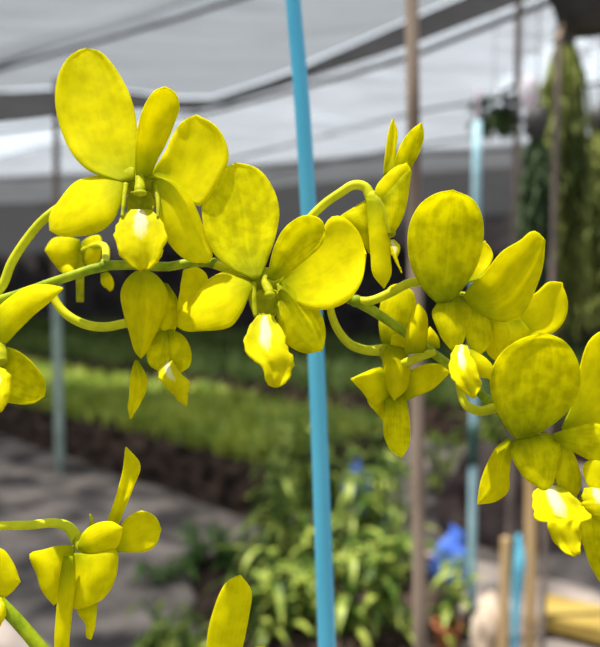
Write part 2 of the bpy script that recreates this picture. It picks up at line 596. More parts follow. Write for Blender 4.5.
# ---- flower 2: in the middle, facing the viewer, in front of the blue stake
f = column([(264, 276, 0), (266, 284, -8), (269, 291, -16), (270, 296, -20)], [4, 4.5, 4.5, 3], spray,
           cap=(270, 295, -22, 5.5, 4, 5), hub=(266, 283, 4, 22, 16, 7),
           extra=[([(254, 282, -2), (253, 298, -8), (256, 317, -16)], [3.5, 4.5, 2]),
                  ([(280, 284, -2), (282, 300, -8), (278, 320, -16)], [3.5, 4.5, 2])])
petal('petal', [(252, 279), (243, 274), (230, 268), (211, 249), (203, 222), (203, 197), (215, 174), (236, 163)],
      [(260, 279), (268, 258), (276, 233), (279, 210), (273, 188), (257, 168), (236, 163)], f, M_OLIVE, -8, 30, cup=10, zl=2, zr=2)
petal('petal', [(279, 283), (290, 266), (304, 248), (320, 232), (331, 217), (343, 217), (358, 231), (366, 254)],
      [(282, 285), (290, 298), (307, 307.5), (327, 309), (347, 301), (361, 282), (366, 254)], f, M_PETAL, -6, 8, cup=8, zl=20, zr=-10)
petal('sepal', [(267, 279), (275, 246), (286, 227), (305, 215.5), (321, 220), (325, 235)],
      [(274, 281), (290, 272), (311, 255), (320, 246), (325, 235)], f, M_OLIVE, -10, -40, cup=9, bend=-6)
petal('sepal', [(252, 280), (238, 275), (226, 272), (208, 280), (192, 295), (180, 312), (177, 326)],
      [(254, 286), (248, 298), (241, 314), (230, 327), (202, 331), (186, 331), (177, 326)], f, M_PETAL, -4, 0, cup=-9, bend=-6, zl=16, zr=-18)
petal('sepal', [(280, 286), (280, 309), (278, 331), (288, 345), (306, 353), (322, 350)],
      [(285, 284), (302, 297), (319, 311), (325, 330), (324, 343), (322, 350)], f, M_OLIVE, -4, -2, cup=-8, zl=-14, zr=6)
petal('lip', [(257, 316), (248, 328), (244, 343), (249, 356), (258, 364), (264, 374), (268, 384), (276, 387)],
      [(273, 316), (283, 332), (287, 348), (293, 357), (292, 372), (285, 384), (276, 387)], f, M_LIP, -18, -46, bend=-14, cup=4, fold=-5, ripple=3.5)
petal('throat', [(258, 290), (255, 300), (258, 314), (264, 320)], [(276, 290), (281, 300), (277, 314), (270, 320)], f, M_COLUMN, -6, -16, cup=12)
ztube('flower_stalk', [(262, 276, 4), (250, 274, 22), (232, 270, 36), (214, 264, 44)], [7, 5.5, 5, 5], M_PEDICEL, f)
petal('sepal_fold', [(205, 300), (190, 303), (178, 312), (180, 290), (184, 270)], [(208, 296), (208, 284), (206, 274), (196, 267), (184, 270)], f, M_PETAL, 6, 22, cup=4)

# ---- flower 3: hanging below flower 1
f = column([(140, 322, 26), (152, 330, 24), (160, 342, 20), (163, 356, 14)], [6, 8, 7, 5], spray)
petal('petal', [(136, 271), (127, 279), (121, 293), (124, 313), (130, 334), (135, 351), (141, 358)],
      [(150, 271), (160, 279), (168, 295), (166, 312), (159, 327), (151, 346), (141, 358)], f, M_PETAL, 18, 4, fold=-12, cup=-14, zl=8, zr=8)
petal('petal', [(160, 282), (162, 305), (160, 322), (160, 338)], [(168, 284), (177, 300), (178, 320), (168, 340), (160, 338)], f, M_OLIVE, 30, 22, cup=5)
petal('sepal', [(135, 360), (131, 373), (129, 396), (128, 408), (130.5, 419)], [(138, 360), (147, 378), (146, 391), (140, 404), (130.5, 419)], f, M_PETAL, 18, 14, fold=-5)
petal('sepal', [(160, 331), (153, 341), (147, 353), (150, 365), (160, 371)], [(166, 331), (171, 345), (169, 362), (160, 371)], f, M_OLIVE, 12, 6, cup=-5)
petal('sepal', [(167, 330), (168, 345), (171, 359), (181, 372)], [(172, 330), (184, 337), (191, 353), (189, 366), (181, 372)], f, M_OLIVE, 14, 8, cup=-6)
petal('lip', [(164, 362), (158, 371), (163, 383), (173, 394), (179, 401), (186, 406)], [(172, 360), (181, 374), (189, 383), (188, 395), (186, 406)], f, M_LIP, 6, -14, bend=-8, cup=-5, ripple=2.2)
ztube('flower_stalk', [(50, 286, 30), (56, 302, 26), (66, 314, 24), (84, 324, 24), (104, 327, 24), (122, 324, 26), (140, 320, 26)],
      [4, 4.4, 4.6, 4.8, 5, 5, 5], M_PEDICEL, f)

# ---- flower 0: small one behind the stem, left
f = column([(80, 246, 130), (80, 264, 126), (80, 284, 122), (80, 302, 120)], [6, 5.5, 4.6, 4.4], spray)
petal('petal', [(80, 240), (66, 237), (53, 239), (45, 250)], [(80, 256), (74, 269), (63, 272), (53, 262), (45, 250)], f, M_PETAL, 125, 112, cup=-8)
petal('sepal', [(82, 242), (90, 237), (100, 236), (101, 248)], [(82, 256), (88, 266), (98, 262), (101, 248)], f, M_PETAL, 128, 118, cup=-6)
petal('sepal', [(58, 262), (58, 268), (66, 275), (72, 276)], [(62, 258), (68, 264), (74, 270), (72, 276)], f, M_PETAL, 118, 104, cup=-3)
petal('lip', [(101, 274), (102, 284), (110, 291)], [(108, 272), (113, 280), (113, 288), (110, 291)], f, M_PETAL, 126, 120, cup=-3)
ztube('flower_stalk', [(80, 252, 128), (94, 246, 120), (104, 246, 90), (106, 256, 56), (104, 266, 38)], [4, 4, 4.2, 4.4, 4.6], M_PEDICEL, f)

# ---- flower 4: seen from its side, above the middle
f = column([(370, 196, 30), (378, 202, 26), (386, 216, 20), (391, 236, 14)], [7, 9, 8, 5], spray)
petal('sepal', [(383, 176), (386, 150), (389, 130), (393, 119)], [(394, 170), (396, 148), (397, 130), (393, 119)], f, M_PETAL, 34, 40, cup=3)
petal('sepal', [(393, 178), (395, 162), (401, 145), (411, 131), (421.5, 123)], [(408, 172), (413, 164), (420, 150), (423.5, 136), (421.5, 123)], f, M_OLIVE, 26, 20, cup=7)
petal('petal', [(374, 205), (376, 188), (387, 174), (398, 166), (407, 163)], [(384, 212), (396, 200), (406, 186), (411, 172), (407, 163)], f, M_PETAL, 22, 20, cup=-6)
petal('petal', [(379, 200), (383, 222), (386, 240), (391, 237)], [(398, 182), (410, 168), (409, 186), (403, 216), (391, 237)], f, M_OLIVE, 18, 16, cup=-8)
petal('sepal', [(366, 198), (369, 232), (371, 256), (373, 274), (384, 288)], [(394, 200), (390, 226), (390, 256), (391, 274), (384, 288)], f, M_PETAL, 20, 6, cup=-7)
petal('sepal', [(380, 192), (366, 200), (350, 210), (338, 218)], [(378, 250), (370, 254), (362, 240), (350, 226), (338, 218)], f, M_OLIVE, 30, 34, cup=-5)
petal('lip', [(388, 240), (388, 247), (394, 258), (402, 273)], [(394, 240), (400, 247), (397, 258), (402, 273)], f, M_LIP, 16, 4, cup=-3)
ztube('flower_stalk', [(300, 284, 42), (296, 250, 44), (306, 224, 44), (322, 206, 42), (340, 193, 38), (354, 185, 34), (365, 187, 32), (371, 198, 30)],
      [4.4, 4.4, 4.5, 4.6, 4.7, 4.9, 5.2, 6], M_PEDICEL, f)

# ---- flower 5: right, nodding
f = column([(456, 296, 8), (460, 306, 6), (462, 322, 4), (464, 336, 0)], [8, 9, 8, 5], spray, hub=(458, 303, 12, 22, 12, 8))
petal('petal', [(437, 303), (424, 290), (412, 268), (408, 245), (410, 224), (420, 205), (436, 194), (453, 190.5)],
      [(452, 301), (464, 287), (477, 265), (483, 240), (482, 217), (473, 200), (453, 190.5)], f, M_OLIVE, -8, -34, cup=12, bend=8)
petal('petal', [(462, 298), (472, 284), (484, 274), (502, 252), (520, 241), (534, 231), (545, 240)],
      [(470, 306), (486, 317), (505, 322), (523, 314), (534, 292), (542, 268), (545, 240)], f, M_PETAL, -8, -44, cup=10, fold=-8, zl=-4, bend=-10)
petal('sepal', [(462, 284), (468, 262), (476, 246), (485, 241)], [(480, 280), (489, 266), (493, 254), (485, 241)], f, M_PETAL, 4, 18, cup=4)
petal('sepal', [(505, 318), (524, 300), (536, 293), (549, 282), (562, 283)], [(512, 334), (530, 337), (548, 335), (561, 326), (568, 307), (562, 283)], f, M_PETAL, 16, 22, cup=5)
petal('sepal', [(440, 300), (432, 312), (436, 326), (443, 340), (452, 351)], [(462, 296), (471, 309), (467, 328), (461, 346), (452, 351)], f, M_OLIVE, -4, -12, cup=-4)
petal('sepal', [(472, 300), (466, 323), (468, 344), (477, 357)], [(482, 302), (490, 324), (488, 346), (477, 357)], f, M_OLIVE, -2, -10, cup=-4)
petal('sepal', [(486, 316), (494, 325), (494, 340), (498, 352)], [(500, 316), (508, 328), (508, 342), (498, 352)], f, M_PETAL, -4, -10, cup=-4)
petal('lip', [(456, 345), (451, 355), (449, 366), (454, 380), (463, 392), (474, 398)], [(467, 345), (473, 360), (479, 374), (481, 386), (474, 398)], f, M_LIP, -12, -44, bend=-12, cup=4, fold=-5, ripple=3.2)
petal('lip_lobe', [(467, 350), (472, 366), (480, 376), (490, 379)], [(472, 350), (485, 358), (493, 368), (490, 379)], f, M_PETAL, -18, -28, cup=-4)
petal('petal', [(476, 318), (482, 340), (490, 356), (502, 364)], [(520, 318), (530, 334), (520, 352), (502, 364)], f, M_PETAL, 14, 16, cup=-5)
ztube('flower_stalk', [(356, 301, 38), (370, 301, 34), (390, 293, 30), (410, 283, 26), (430, 282, 18), (450, 290, 6)], [5, 4.8, 4.8, 5, 5.5, 7], M_PEDICEL, f)

ZOFF = 26.0
# ---- flower 6: large one at the right edge, nodding towards the viewer
f = column([(542, 444, -14), (546, 452, -20), (550, 468, -30), (554, 482, -36)], [8, 9, 8, 6], spray, hub=(545, 446, -10, 22, 10, 6))
petal('petal', [(516, 440), (503, 422), (492, 396), (491, 374), (501, 354), (520, 340), (540, 334)],
      [(532, 436), (546, 429), (567, 412), (579, 392), (579, 366), (567, 344), (553, 336), (540, 334)], f, M_OLIVE, -44, -76, cup=12, bend=8)
petal('petal', [(562, 428), (572, 405), (579, 372), (590, 340), (606, 330), (628, 336), (646, 356)],
      [(564, 434), (586, 432), (612, 434), (634, 420), (648, 390), (646, 356)], f, M_PETAL, -38, -40, cup=10)
petal('sepal', [(552, 434), (572, 428), (598, 424), (628, 440)], [(554, 440), (578, 454), (600, 462), (628, 440)], f, M_OLIVE, -46, -58, cup=-4)
petal('sepal', [(509, 438), (496, 448), (487, 464), (480, 484), (478, 504)], [(513, 441), (511, 456), (509, 474), (508, 491), (496, 501), (478, 504)], f, M_PETAL, -34, -22, cup=-6, fold=-4)
petal('sepal', [(514, 440), (511, 453), (516, 466), (526, 479), (540, 488)], [(546, 432), (558, 440), (560, 456), (556, 474), (550, 487), (540, 488)], f, M_OLIVE, -40, -50, cup=-4)
petal('sepal', [(556, 438), (557, 460), (556, 480), (566, 500)], [(562, 440), (574, 455), (581, 482), (576, 496), (566, 500)], f, M_OLIVE, -38, -46, cup=-4)
petal('lip', [(544, 486), (534, 491), (533, 506), (539, 521), (548, 522), (553, 538), (562, 550), (574, 556)],
      [(560, 486), (571, 494), (584, 507), (592, 517), (579, 523), (581, 538), (580, 551), (574, 556)], f, M_LIP, -46, -80, bend=-14, cup=5, fold=-6, ripple=4)
ztube('flower_stalk', [(459, 374, 5), (461, 392, 2), (466, 405, -2), (480, 411, -6), (498, 408, -8), (516, 420, -6), (536, 440, -10)],
      [4.2, 4.4, 4.7, 5, 5.2, 6, 8], M_PEDICEL, f)

ZOFF = 0.0
# ---- flower 7: right edge, partly outside the picture
f = column([(612, 470, -20), (606, 480, -26), (600, 492, -30)], [8, 9, 6], spray)
petal('petal', [(604, 462), (590, 460), (583, 466), (586, 482), (600, 500)], [(622, 466), (636, 478), (626, 498), (600, 500)], f, M_PETAL, -26, -40, cup=-5)
petal('sepal', [(580, 494), (578, 512), (582, 540), (592, 568), (606, 590)], [(604, 490), (616, 510), (624, 540), (620, 572), (606, 590)], f, M_OLIVE, -30, -26, cup=-8)
petal('lip', [(584, 488), (582, 500), (588, 512), (600, 520)], [(606, 488), (616, 500), (612, 514), (600, 520)], f, M_LIP, -38, -46, cup=-5)
ztube('flower_stalk', [(590, 520, 2), (612, 508, -4), (620, 488, -14), (612, 470, -20)], [4, 4.4, 5, 7], M_PEDICEL, f)

# ---- flower 8: below the stem, seen from behind
f = column([(382, 348, 52), (390, 356, 48), (396, 372, 46), (394, 394, 44)], [7, 10, 10, 7], spray)
petal('petal', [(388, 366), (376, 368), (364, 373), (351, 379)], [(392, 392), (384, 400), (374, 406), (363, 392), (351, 379)], f, M_PETAL, 40, 34, cup=-8)
petal('sepal', [(384, 394), (384, 414), (384, 434), (391, 450), (402, 458)], [(405, 392), (409, 418), (409, 444), (402, 458)], f, M_OLIVE, 42, 34, cup=-7)
petal('sepal', [(366, 390), (368, 402), (376, 412), (386, 424)], [(390, 394), (392, 406), (391, 418), (386, 424)], f, M_OLIVE, 50, 52, cup=-3)
petal('petal', [(400, 378), (420, 366), (438, 364), (450, 372)], [(404, 402), (416, 396), (432, 389), (450, 372)], f, M_PETAL, 42, 44, cup=-6)
petal('petal', [(382, 346), (379, 326), (381, 302), (391, 286), (403, 284)], [(398, 350), (408, 334), (415, 312), (414, 294), (403, 284)], f, M_OLIVE, 56, 66, cup=-6)
petal('lip', [(394, 370), (390, 352), (392, 336)], [(410, 366), (406, 348), (402, 334), (392, 336)], f, M_PETAL, 44, 52, cup=-5)
ztube('flower_stalk', [(330, 294, 42), (331, 312, 42), (338, 330, 44), (350, 344, 48), (366, 350, 52), (384, 350, 52)], [4, 4.2, 4.5, 4.8, 5.2, 6.5], M_PEDICEL, f)

petal('petal', [(386, 344), (383, 362), (385, 384), (394, 400)], [(404, 348), (410, 368), (407, 388), (394, 400)], f, M_PETAL, 40, 34, cup=-8)
# ---- a bud in front of the stem with a short stalk
f = petal('bud', [(405, 354), (406, 336), (411, 318), (418, 303)], [(424, 352), (427, 336), (426, 314), (418, 303)], spray, M_PETAL, 22, 20, cup=-14)
b2 = petal('bud', [(424, 346), (425, 336), (430, 327)], [(440, 348), (438, 338), (430, 327)], spray, M_PETAL, 44, 42, cup=-6)
ztube('flower_stalk', [(398, 364, 38), (410, 361, 32), (422, 356, 28), (434, 352, 32)], [5, 5, 4.6, 4.4], M_PEDICEL, f)

# ---- flower 9: left edge, partly outside the picture
f = column([(-8, 340, 10), (-2, 352, 0), (2, 364, -10)], [8, 9, 6], spray)
petal('petal', [(-12, 322), (0, 306), (15, 294), (30, 286), (48, 285), (63, 288)], [(-10, 346), (5, 344), (17, 332), (33, 316), (52, 300), (63, 288)], f, M_PETAL, 2, 4, cup=-7, zl=10)
petal('petal', [(-6, 346), (6, 347), (18, 351), (35, 366), (45, 382), (44, 396)], [(-6, 380), (4, 400), (18, 404), (33, 403), (44, 396)], f, M_OLIVE, 2, 6, cup=6)
petal('lip', [(-14, 372), (-14, 390), (-8, 404), (0, 412)], [(-4, 366), (8, 372), (11, 390), (6, 404), (0, 412)], f, M_LIP, -12, -34, cup=-6, ripple=2)
petal('petal', [(-20, 330), (-50, 318), (-72, 340)], [(-18, 350), (-46, 366), (-72, 340)], f, M_PETAL, 4, 10, cup=7)
ztube('flower_stalk', [(-10, 340, 14), (-28, 334, 26), (-40, 320, 30), (-44, 313, 31)], [7, 5, 4.6, 4.6], M_PEDICEL, f)

# ================================================================== THE LOWER SPRAY
lower = thing('orchid_spray', 'shorter yellow orchid spray low at the left, below the long arching one', 'orchid')
ROOT2 = Vector((-0.02, 0.27, 0.0))
mb = MB()
pts = [PZ(*p) for p in [(150, 790, 30), (92, 716, 26), (42, 650, 22), (20, 624, 20), (0, 603, 18), (-30, 574, 20), (-58, 548, 22)]]
start = to_ground(pts[0], ROOT2)[::-1]
mb.tube(start + pts, [0.0035] * 4 + [0.0033] + [r * K for r in [8, 7.6, 7, 6.6, 6.4, 5.6, 4.6]], 12, 140)
mb.build('stem', M_STEM, lower)

f = column([(78, 538, 26), (84, 545, 22), (92, 552, 18)], [7, 9, 8], lower, extra=[([(90, 530, 22), (92, 522, 20), (90, 514, 18)], [3, 2.2, 0.8])])
petal('sepal', [(100, 538), (107, 522), (117, 494), (123.5, 466), (126, 447)], [(114, 536), (122, 515), (133, 487), (140, 465), (126, 447)], f, M_PETAL, 20, 34, cup=5)
petal('petal', [(114, 545), (119, 530), (127, 518), (141, 511), (155, 517), (161, 530)], [(115, 552), (134, 552.5), (148, 551), (157, 543), (161, 530)], f, M_PETAL, 24, 30, cup=4)
petal('petal', [(78, 546), (84, 532), (98, 523), (112, 522), (122, 528)], [(80, 551), (95, 557), (110, 553), (119, 543), (122, 528)], f, M_PETAL, 14, 12, cup=-8)
petal('sepal', [(74, 553), (71, 575), (70, 594), (74, 608), (88, 606)], [(92, 554), (116, 550), (117, 570), (112, 586), (102, 599), (88, 606)], f, M_PETAL, 12, 4, cup=-10)
petal('sepal', [(74, 545), (58, 546), (43, 550), (30, 554), (37, 574), (42, 590), (54, 605)], [(75, 556), (73, 572), (68, 587), (62, 596), (54, 605)], f, M_PETAL, 16, 12, cup=-8)
petal('sepal', [(64, 556), (60, 580), (57, 610), (55, 640), (57, 668), (62, 680)], [(73, 556), (75, 580), (72, 610), (69, 640), (68, 668), (62, 680)], f, M_PETAL, 0, -6, cup=-6)
petal('lip', [(78, 600), (78, 612), (86, 624), (87, 637), (91, 639)], [(98, 600), (96, 615), (94, 630), (91, 639)], f, M_PETAL, 12, 0, cup=-5)
ztube('flower_stalk', [(-50, 556, 22), (-30, 532, 22), (0, 526, 24), (30, 525, 26), (54, 523, 28), (68, 527, 28), (78, 540, 26)], [4.6, 4.6, 4.7, 4.8, 5, 5.4, 7], M_PEDICEL, f)

f = column([(-22, 572, 10), (-12, 578, 4), (-4, 586, 0)], [7, 8, 5], lower)
petal('petal', [(-14, 560), (-4, 548), (4, 550), (13, 563), (20, 582)], [(-12, 588), (-4, 598), (8, 595), (20, 582)], f, M_PETAL, 2, -2, cup=-6)
petal('sepal', [(-24, 566), (-44, 560), (-58, 578)], [(-22, 580), (-40, 596), (-58, 578)], f, M_PETAL, 8, 14, cup=-5)
petal('lip', [(-8, 596), (-8, 612), (0, 626)], [(2, 598), (6, 612), (0, 626)], f, M_LIP, -6, -14, cup=-4)
ztube('flower_stalk', [(-30, 574, 20), (-28, 566, 16), (-22, 572, 10)], [4.6, 4.6, 6], M_PEDICEL, f)

f = column([(224, 700, 20), (228, 692, 14), (234, 684, 6)], [7, 9, 6], lower)
petal('petal', [(219, 696), (210, 670), (207, 645), (212, 615), (226, 583), (240, 575)], [(230, 696), (238, 670), (243, 645), (249, 615), (251, 590), (240, 575)], f, M_PETAL, 12, 0, cup=-6)
petal('petal', [(232, 692), (240, 668), (250, 650), (264, 646)], [(236, 698), (258, 690), (272, 672), (264, 646)], f, M_PETAL, 10, 8, cup=5)
petal('sepal', [(222, 698), (204, 686), (188, 690)], [(222, 706), (204, 712), (188, 690)], f, M_PETAL, 12, 10, cup=5)
petal('lip', [(228, 704), (224, 722), (232, 740)], [(240, 702), (246, 722), (232, 740)], f, M_LIP, 0, -20, cup=-5)
ztube('flower_stalk', [(92, 716, 26), (120, 690, 28), (160, 676, 26), (200, 682, 24), (224, 700, 20)], [5, 5, 5, 5.4, 7], M_PEDICEL, f)

# a leaf tip at the top left corner belongs to a third cane outside the picture
# ================================================================== STAKE THAT CARRIES THE MAIN SPRAY
stake_pts = [P(290, -60, .37), P(293, 0, .37), P(301, 90, .37), P(308, 200, .37), P(315, 330, .37), P(321, 480, .37), P(327, 647, .37), P(330, 720, .37)]
g = stake_pts[-1].copy()
stake_pts.append(Vector((g.x + .03, g.y + .01, 0.0)))
mb = MB().tube(stake_pts, [.0044, .0044, .0045, .0046, .0047, .0049, .0052, .0053, .006], 14, 90)
stake = tag(mb.build('plant_stake', M_BLUE), 'bright blue plastic-coated plant stake behind the orchid flowers', 'stake')


# ================================================================== SETTING
U_DIR = Vector((0.75, -0.66, 0)).normalized()          # the beds and the roof seams run this way
V_DIR = Vector((0.66, 0.75, 0)).normalized()
Z = Vector((0, 0, 1))


def UV(u, v, z=0.0):
    return U_DIR * u + V_DIR * v + Z * z


# ground with gentle unevenness
def ground_mesh():
    v, f = [], []
    nx, ny = 160, 120
    for j in range(ny + 1):
        for i in range(nx + 1):
            x, y = -40 + 70 * i / nx, -3 + 53 * j / ny
            v.append((x, y, 0.02 * mnoise.noise(Vector((x * 1.3, y * 1.3, 0))) - 0.02))
    for j in range(ny):
        for i in range(nx):
            a = j * (nx + 1) + i
            f.append((a, a + 1, a + nx + 2, a + nx + 1))
    return v, f


gv, gf = ground_mesh()
struct(link_mesh('floor', gv, gf, M_GROUND))

ROOF = 2.80


def roof_sheet(name, near, far, mat, drop=0.0, sag=0.06, n=60, m=8, holes=()):
    """sheet of shade cloth between two seam lines, each given by points on the roof plane"""
    v, f = [], []
    A = catmull(near, n)
    B = catmull(far, n)
    for i in range(n):
        for j in range(m + 1):
            t = j / m
            p = A[i].lerp(B[i], t)
            p.z = ROOF + drop - sag * math.sin(PI * t) + 0.03 * mnoise.noise(Vector((p.x * 1.1, p.y * 1.1, drop * 9)))
            v.append(p)
    for i in range(n - 1):
        for j in range(m):
            a = i * (m + 1) + j
            c = (v[a] + v[a + m + 2]) / 2
            if any(((c.x - h.x) / rx) ** 2 + ((c.y - h.y) / ry) ** 2 < 1 + .5 * mnoise.noise(c * 6) for h, rx, ry in holes):
                continue
            f.append((a, a + 1, a + m + 2, a + m + 1))
    o = link_mesh(name, v, f, mat)
    return struct(o)


def seam(pix, ext=7.0):
    """a seam line across the roof, through points seen in the photo, prolonged at both ends"""
    q = [on_plane(x, y, ROOF) for x, y in pix]
    a = (q[0] - q[1]).normalized() * ext
    b = (q[-1] - q[-2]).normalized() * ext
    return [q[0] + a] + q + [q[-1] + b]


def level(v, u0, u1):
    return [UV(u0 + (u1 - u0) * k / 3, v, ROOF) for k in range(4)]
S1a = seam([(0, 55), (90, 32), (200, -6)])
S1b = seam([(0, 74), (90, 50), (200, 8)])
S2 = seam([(0, 92), (100, 92), (200, 103), (240, 93), (290, 76), (310, 66), (400, 28), (500, -12)])
S3 = seam([(0, 126), (100, 114), (200, 108), (240, 98), (290, 84), (310, 78), (400, 52), (500, 12)])
S3b = seam([(0, 155), (60, 141), (120, 131), (190, 118), (240, 100), (290, 85), (310, 79), (400, 53), (500, 13)])
S4 = seam([(300, 137), (425, 104), (600, 76)])
S5 = seam([(0, 176), (200, 168), (420, 150), (600, 140)], 12)
S5b = seam([(0, 204), (200, 194), (420, 174), (600, 164)], 14)
S6 = level(12.5, -46, 14)
roof_sheet('ceiling', level(-7.0, -12, 9), level(-0.75, -12, 9), M_NET_MID, 0.0)  # unseen net behind the camera, added to cut ambient; gap beyond admits sun
roof_sheet('ceiling', level(0.50, -14, -2.2), level(1.45, -14, -2.2), M_NET_LIGHT, 0.01)  # mostly out of view; ends short on the right to let sun onto the clump
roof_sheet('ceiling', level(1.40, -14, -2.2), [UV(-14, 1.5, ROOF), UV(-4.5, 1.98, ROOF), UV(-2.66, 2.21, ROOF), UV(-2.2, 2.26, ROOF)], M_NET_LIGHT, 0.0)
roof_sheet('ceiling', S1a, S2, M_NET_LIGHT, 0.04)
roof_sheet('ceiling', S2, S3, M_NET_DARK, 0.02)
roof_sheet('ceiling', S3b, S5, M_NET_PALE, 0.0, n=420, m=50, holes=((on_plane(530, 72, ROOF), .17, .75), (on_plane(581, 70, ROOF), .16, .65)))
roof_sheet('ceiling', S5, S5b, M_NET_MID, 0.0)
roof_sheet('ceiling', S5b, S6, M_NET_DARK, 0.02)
for k, (ln, r) in enumerate([(S3, .016), (S4, .014), (S5, .014), (seam([(300, 165), (420, 140), (600, 118)]), .012), (seam([(0, 62), (200, 2), (240, -12)]), .012)]):
    struct(MB().tube([p + Z * -0.05 for p in ln], r, 6, 40).build('trim_%d' % (k + 1), M_WIRE))

# the far side of the shade house: dark cloth down to the ground
mbw = MB()
nw, hw = 100, 12
v, f = [], []
for i in range(nw + 1):
    for j in range(hw + 1):
        u = -46 + 60 * i / nw
        p = UV(u, 12.6 + 0.12 * math.sin(u * 3.1) + .1 * mnoise.noise(Vector((u, j * .3, 0))), ROOF * j / hw + (0.1 if j == hw else 0))
        v.append(p)
for i in range(nw):
    for j in range(hw):
        a = i * (hw + 1) + j
        f.append((a, a + 1, a + hw + 2, a + hw + 1))
struct(link_mesh('wall_back', v, f, M_NET_WALL))


# ------------------------------------------------------------------ beds
def bed(v0, v1, u0, u1, h, n_blades, mat, bl, label, label_fol, wid=0.022):
    root = thing('planting_bed', label, 'planting bed', UV((u0 + u1) / 2, (v0 + v1) / 2, 0))
    vv, ff = [], []
    nu, prof = 60, [(v0, -0.05), (v0 + .02, h * .5), (v0 + .07, h * .95), (v0 + .2, h), (v1 - .2, h), (v1 - .05, h * .9), (v1, -0.05)]
    for i in range(nu + 1):
        u = u0 + (u1 - u0) * i / nu
        for (pv, pz) in prof:
            k = mnoise.noise(Vector((u * 2, pv * 3, pz * 5)))
            vv.append(UV(u, pv + .05 * k, pz + (.03 * k if pz > 0 else 0)))
    m = len(prof)
    for i in range(nu):
        for j in range(m - 1):
            a = i * m + j
            ff.append((a, a + 1, a + m + 1, a + m))
    ff.append(tuple(range(m - 1, -1, -1)))
    ff.append(tuple(nu * m + j for j in range(m)))
    link_mesh('soil', vv, ff, M_BEDSIDE, root)
    mb = MB()
    for i in range(n_blades):
        u = random.uniform(u0 + .05, u1 - .05)
        w = random.uniform(v0 + .06, v1 - .1)
        if mnoise.noise(Vector((u * 2.2, w * 3.5, 7))) < -0.12 and random.random() < .75:
            continue
        a = random.uniform(0, 2 * PI)
        tilt = random.uniform(0.15, 0.7)
        mb.leaf(UV(u, w, h - .02), Vector((math.cos(a) * tilt, math.sin(a) * tilt, 1)), random.uniform(bl * .6, bl * 1.2), random.uniform(wid * .7, wid * 1.4),
                random.uniform(.3, 1.3), nseg=4)
    o = mb.build('foliage', mat, root)
    o['kind'] = 'stuff'
    return root


bed(2.56, 3.95, -9.5, -2.5, 0.29, 9000, M_GRASS, 0.22, 'long low bed of bright green leafy plants beside the grey path, nearest of the beds', 'green')
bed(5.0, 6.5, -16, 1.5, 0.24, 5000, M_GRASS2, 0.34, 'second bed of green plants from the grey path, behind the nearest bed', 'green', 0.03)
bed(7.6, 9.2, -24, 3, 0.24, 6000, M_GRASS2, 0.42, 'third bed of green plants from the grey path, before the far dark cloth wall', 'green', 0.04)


# ------------------------------------------------------------------ poles
def pole(name, pts, r, mat, label, cat, n=30, group=None):
    o = MB().tube(pts, r, 14, n).build(name, mat)
    rebase(o, (pts[-1].x, pts[-1].y, pts[-1].z))
    return tag(o, label, cat, group)


gp = on_plane(60, 470, 0)
root = thing('support_pole', 'pale grey-green pipe pole standing at the left by the grass bed', 'pole', (gp.x, gp.y, 0))
MB().tube([Vector((gp.x, gp.y, 1.34)), Vector((gp.x, gp.y, -0.02))], .033, 14, 10).build('pipe', M_PIPE_GREEN, root)
MB().tube([Vector((gp.x + .03, gp.y, ROOF - .02)), Vector((gp.x, gp.y, 1.3))], .022, 14, 10).build('upper_pole_shaded', M_RUST, root)  # same pole continued upwards; its shade is put into the darker colour
q0, q1 = P(411, -60, 1.0), P(420, 640, 1.0)
dq = (q1 - q0) / (q1.z - q0.z)
pole('bamboo_pole', [q0 + dq * (ROOF - .1 - q0.z), q0, q1, q0 + dq * (-q0.z - .02)], .0104, M_CANE,
     'brown-grey upright pole right of the blue stake', 'pole')

d = 2.42
root = thing('support_pole', 'thin pale blue pipe pole with dark green sleeves, right of the brown-grey pole', 'pole', (P(471, 600, d).x, P(471, 600, d).y, 0))
x0 = P(471, 120, d)
zt = P(471, 128, d).z
b = Vector((P(471, 635, d).x, P(471, 635, d).y, -0.02))
t = Vector((P(470, 118, d).x, b.y - .0, zt))
MB().tube([t, b], .0155, 14, 10).build('pipe', M_PIPE_BLUE, root)
zz = lambda y: P(471, y, d).z
lp = lambda z: b.lerp(t, (z - b.z) / (t.z - b.z))
MB().tube([lp(zz(422)), lp(zz(462))], .021, 14, 6).build('sleeve', M_SLEEVE, root)
MB().tube([lp(zz(606)), lp(-0.01)], .021, 14, 6).build('sleeve', M_SLEEVE, root)
MB().tube([lp(zz(96)), lp(zz(134))], [.005, .008], 14, 6).build('cap', M_BAG, root)

q = P(514, 300, 2.9)
pole('support_pole', [Vector((q.x, q.y, ROOF - .05)), Vector((q.x, q.y, -.02))], .016, M_RUST, 'thin rusty grey pole left of the hanging plants', 'pole')
q = P(552, 300, 1.7)
pole('support_pole', [Vector((q.x + .01, q.y, ROOF - .05)), Vector((q.x - .01, q.y, -.02))], .0075, M_RUST, 'slim grey-brown pole in front of the hanging plants', 'pole')


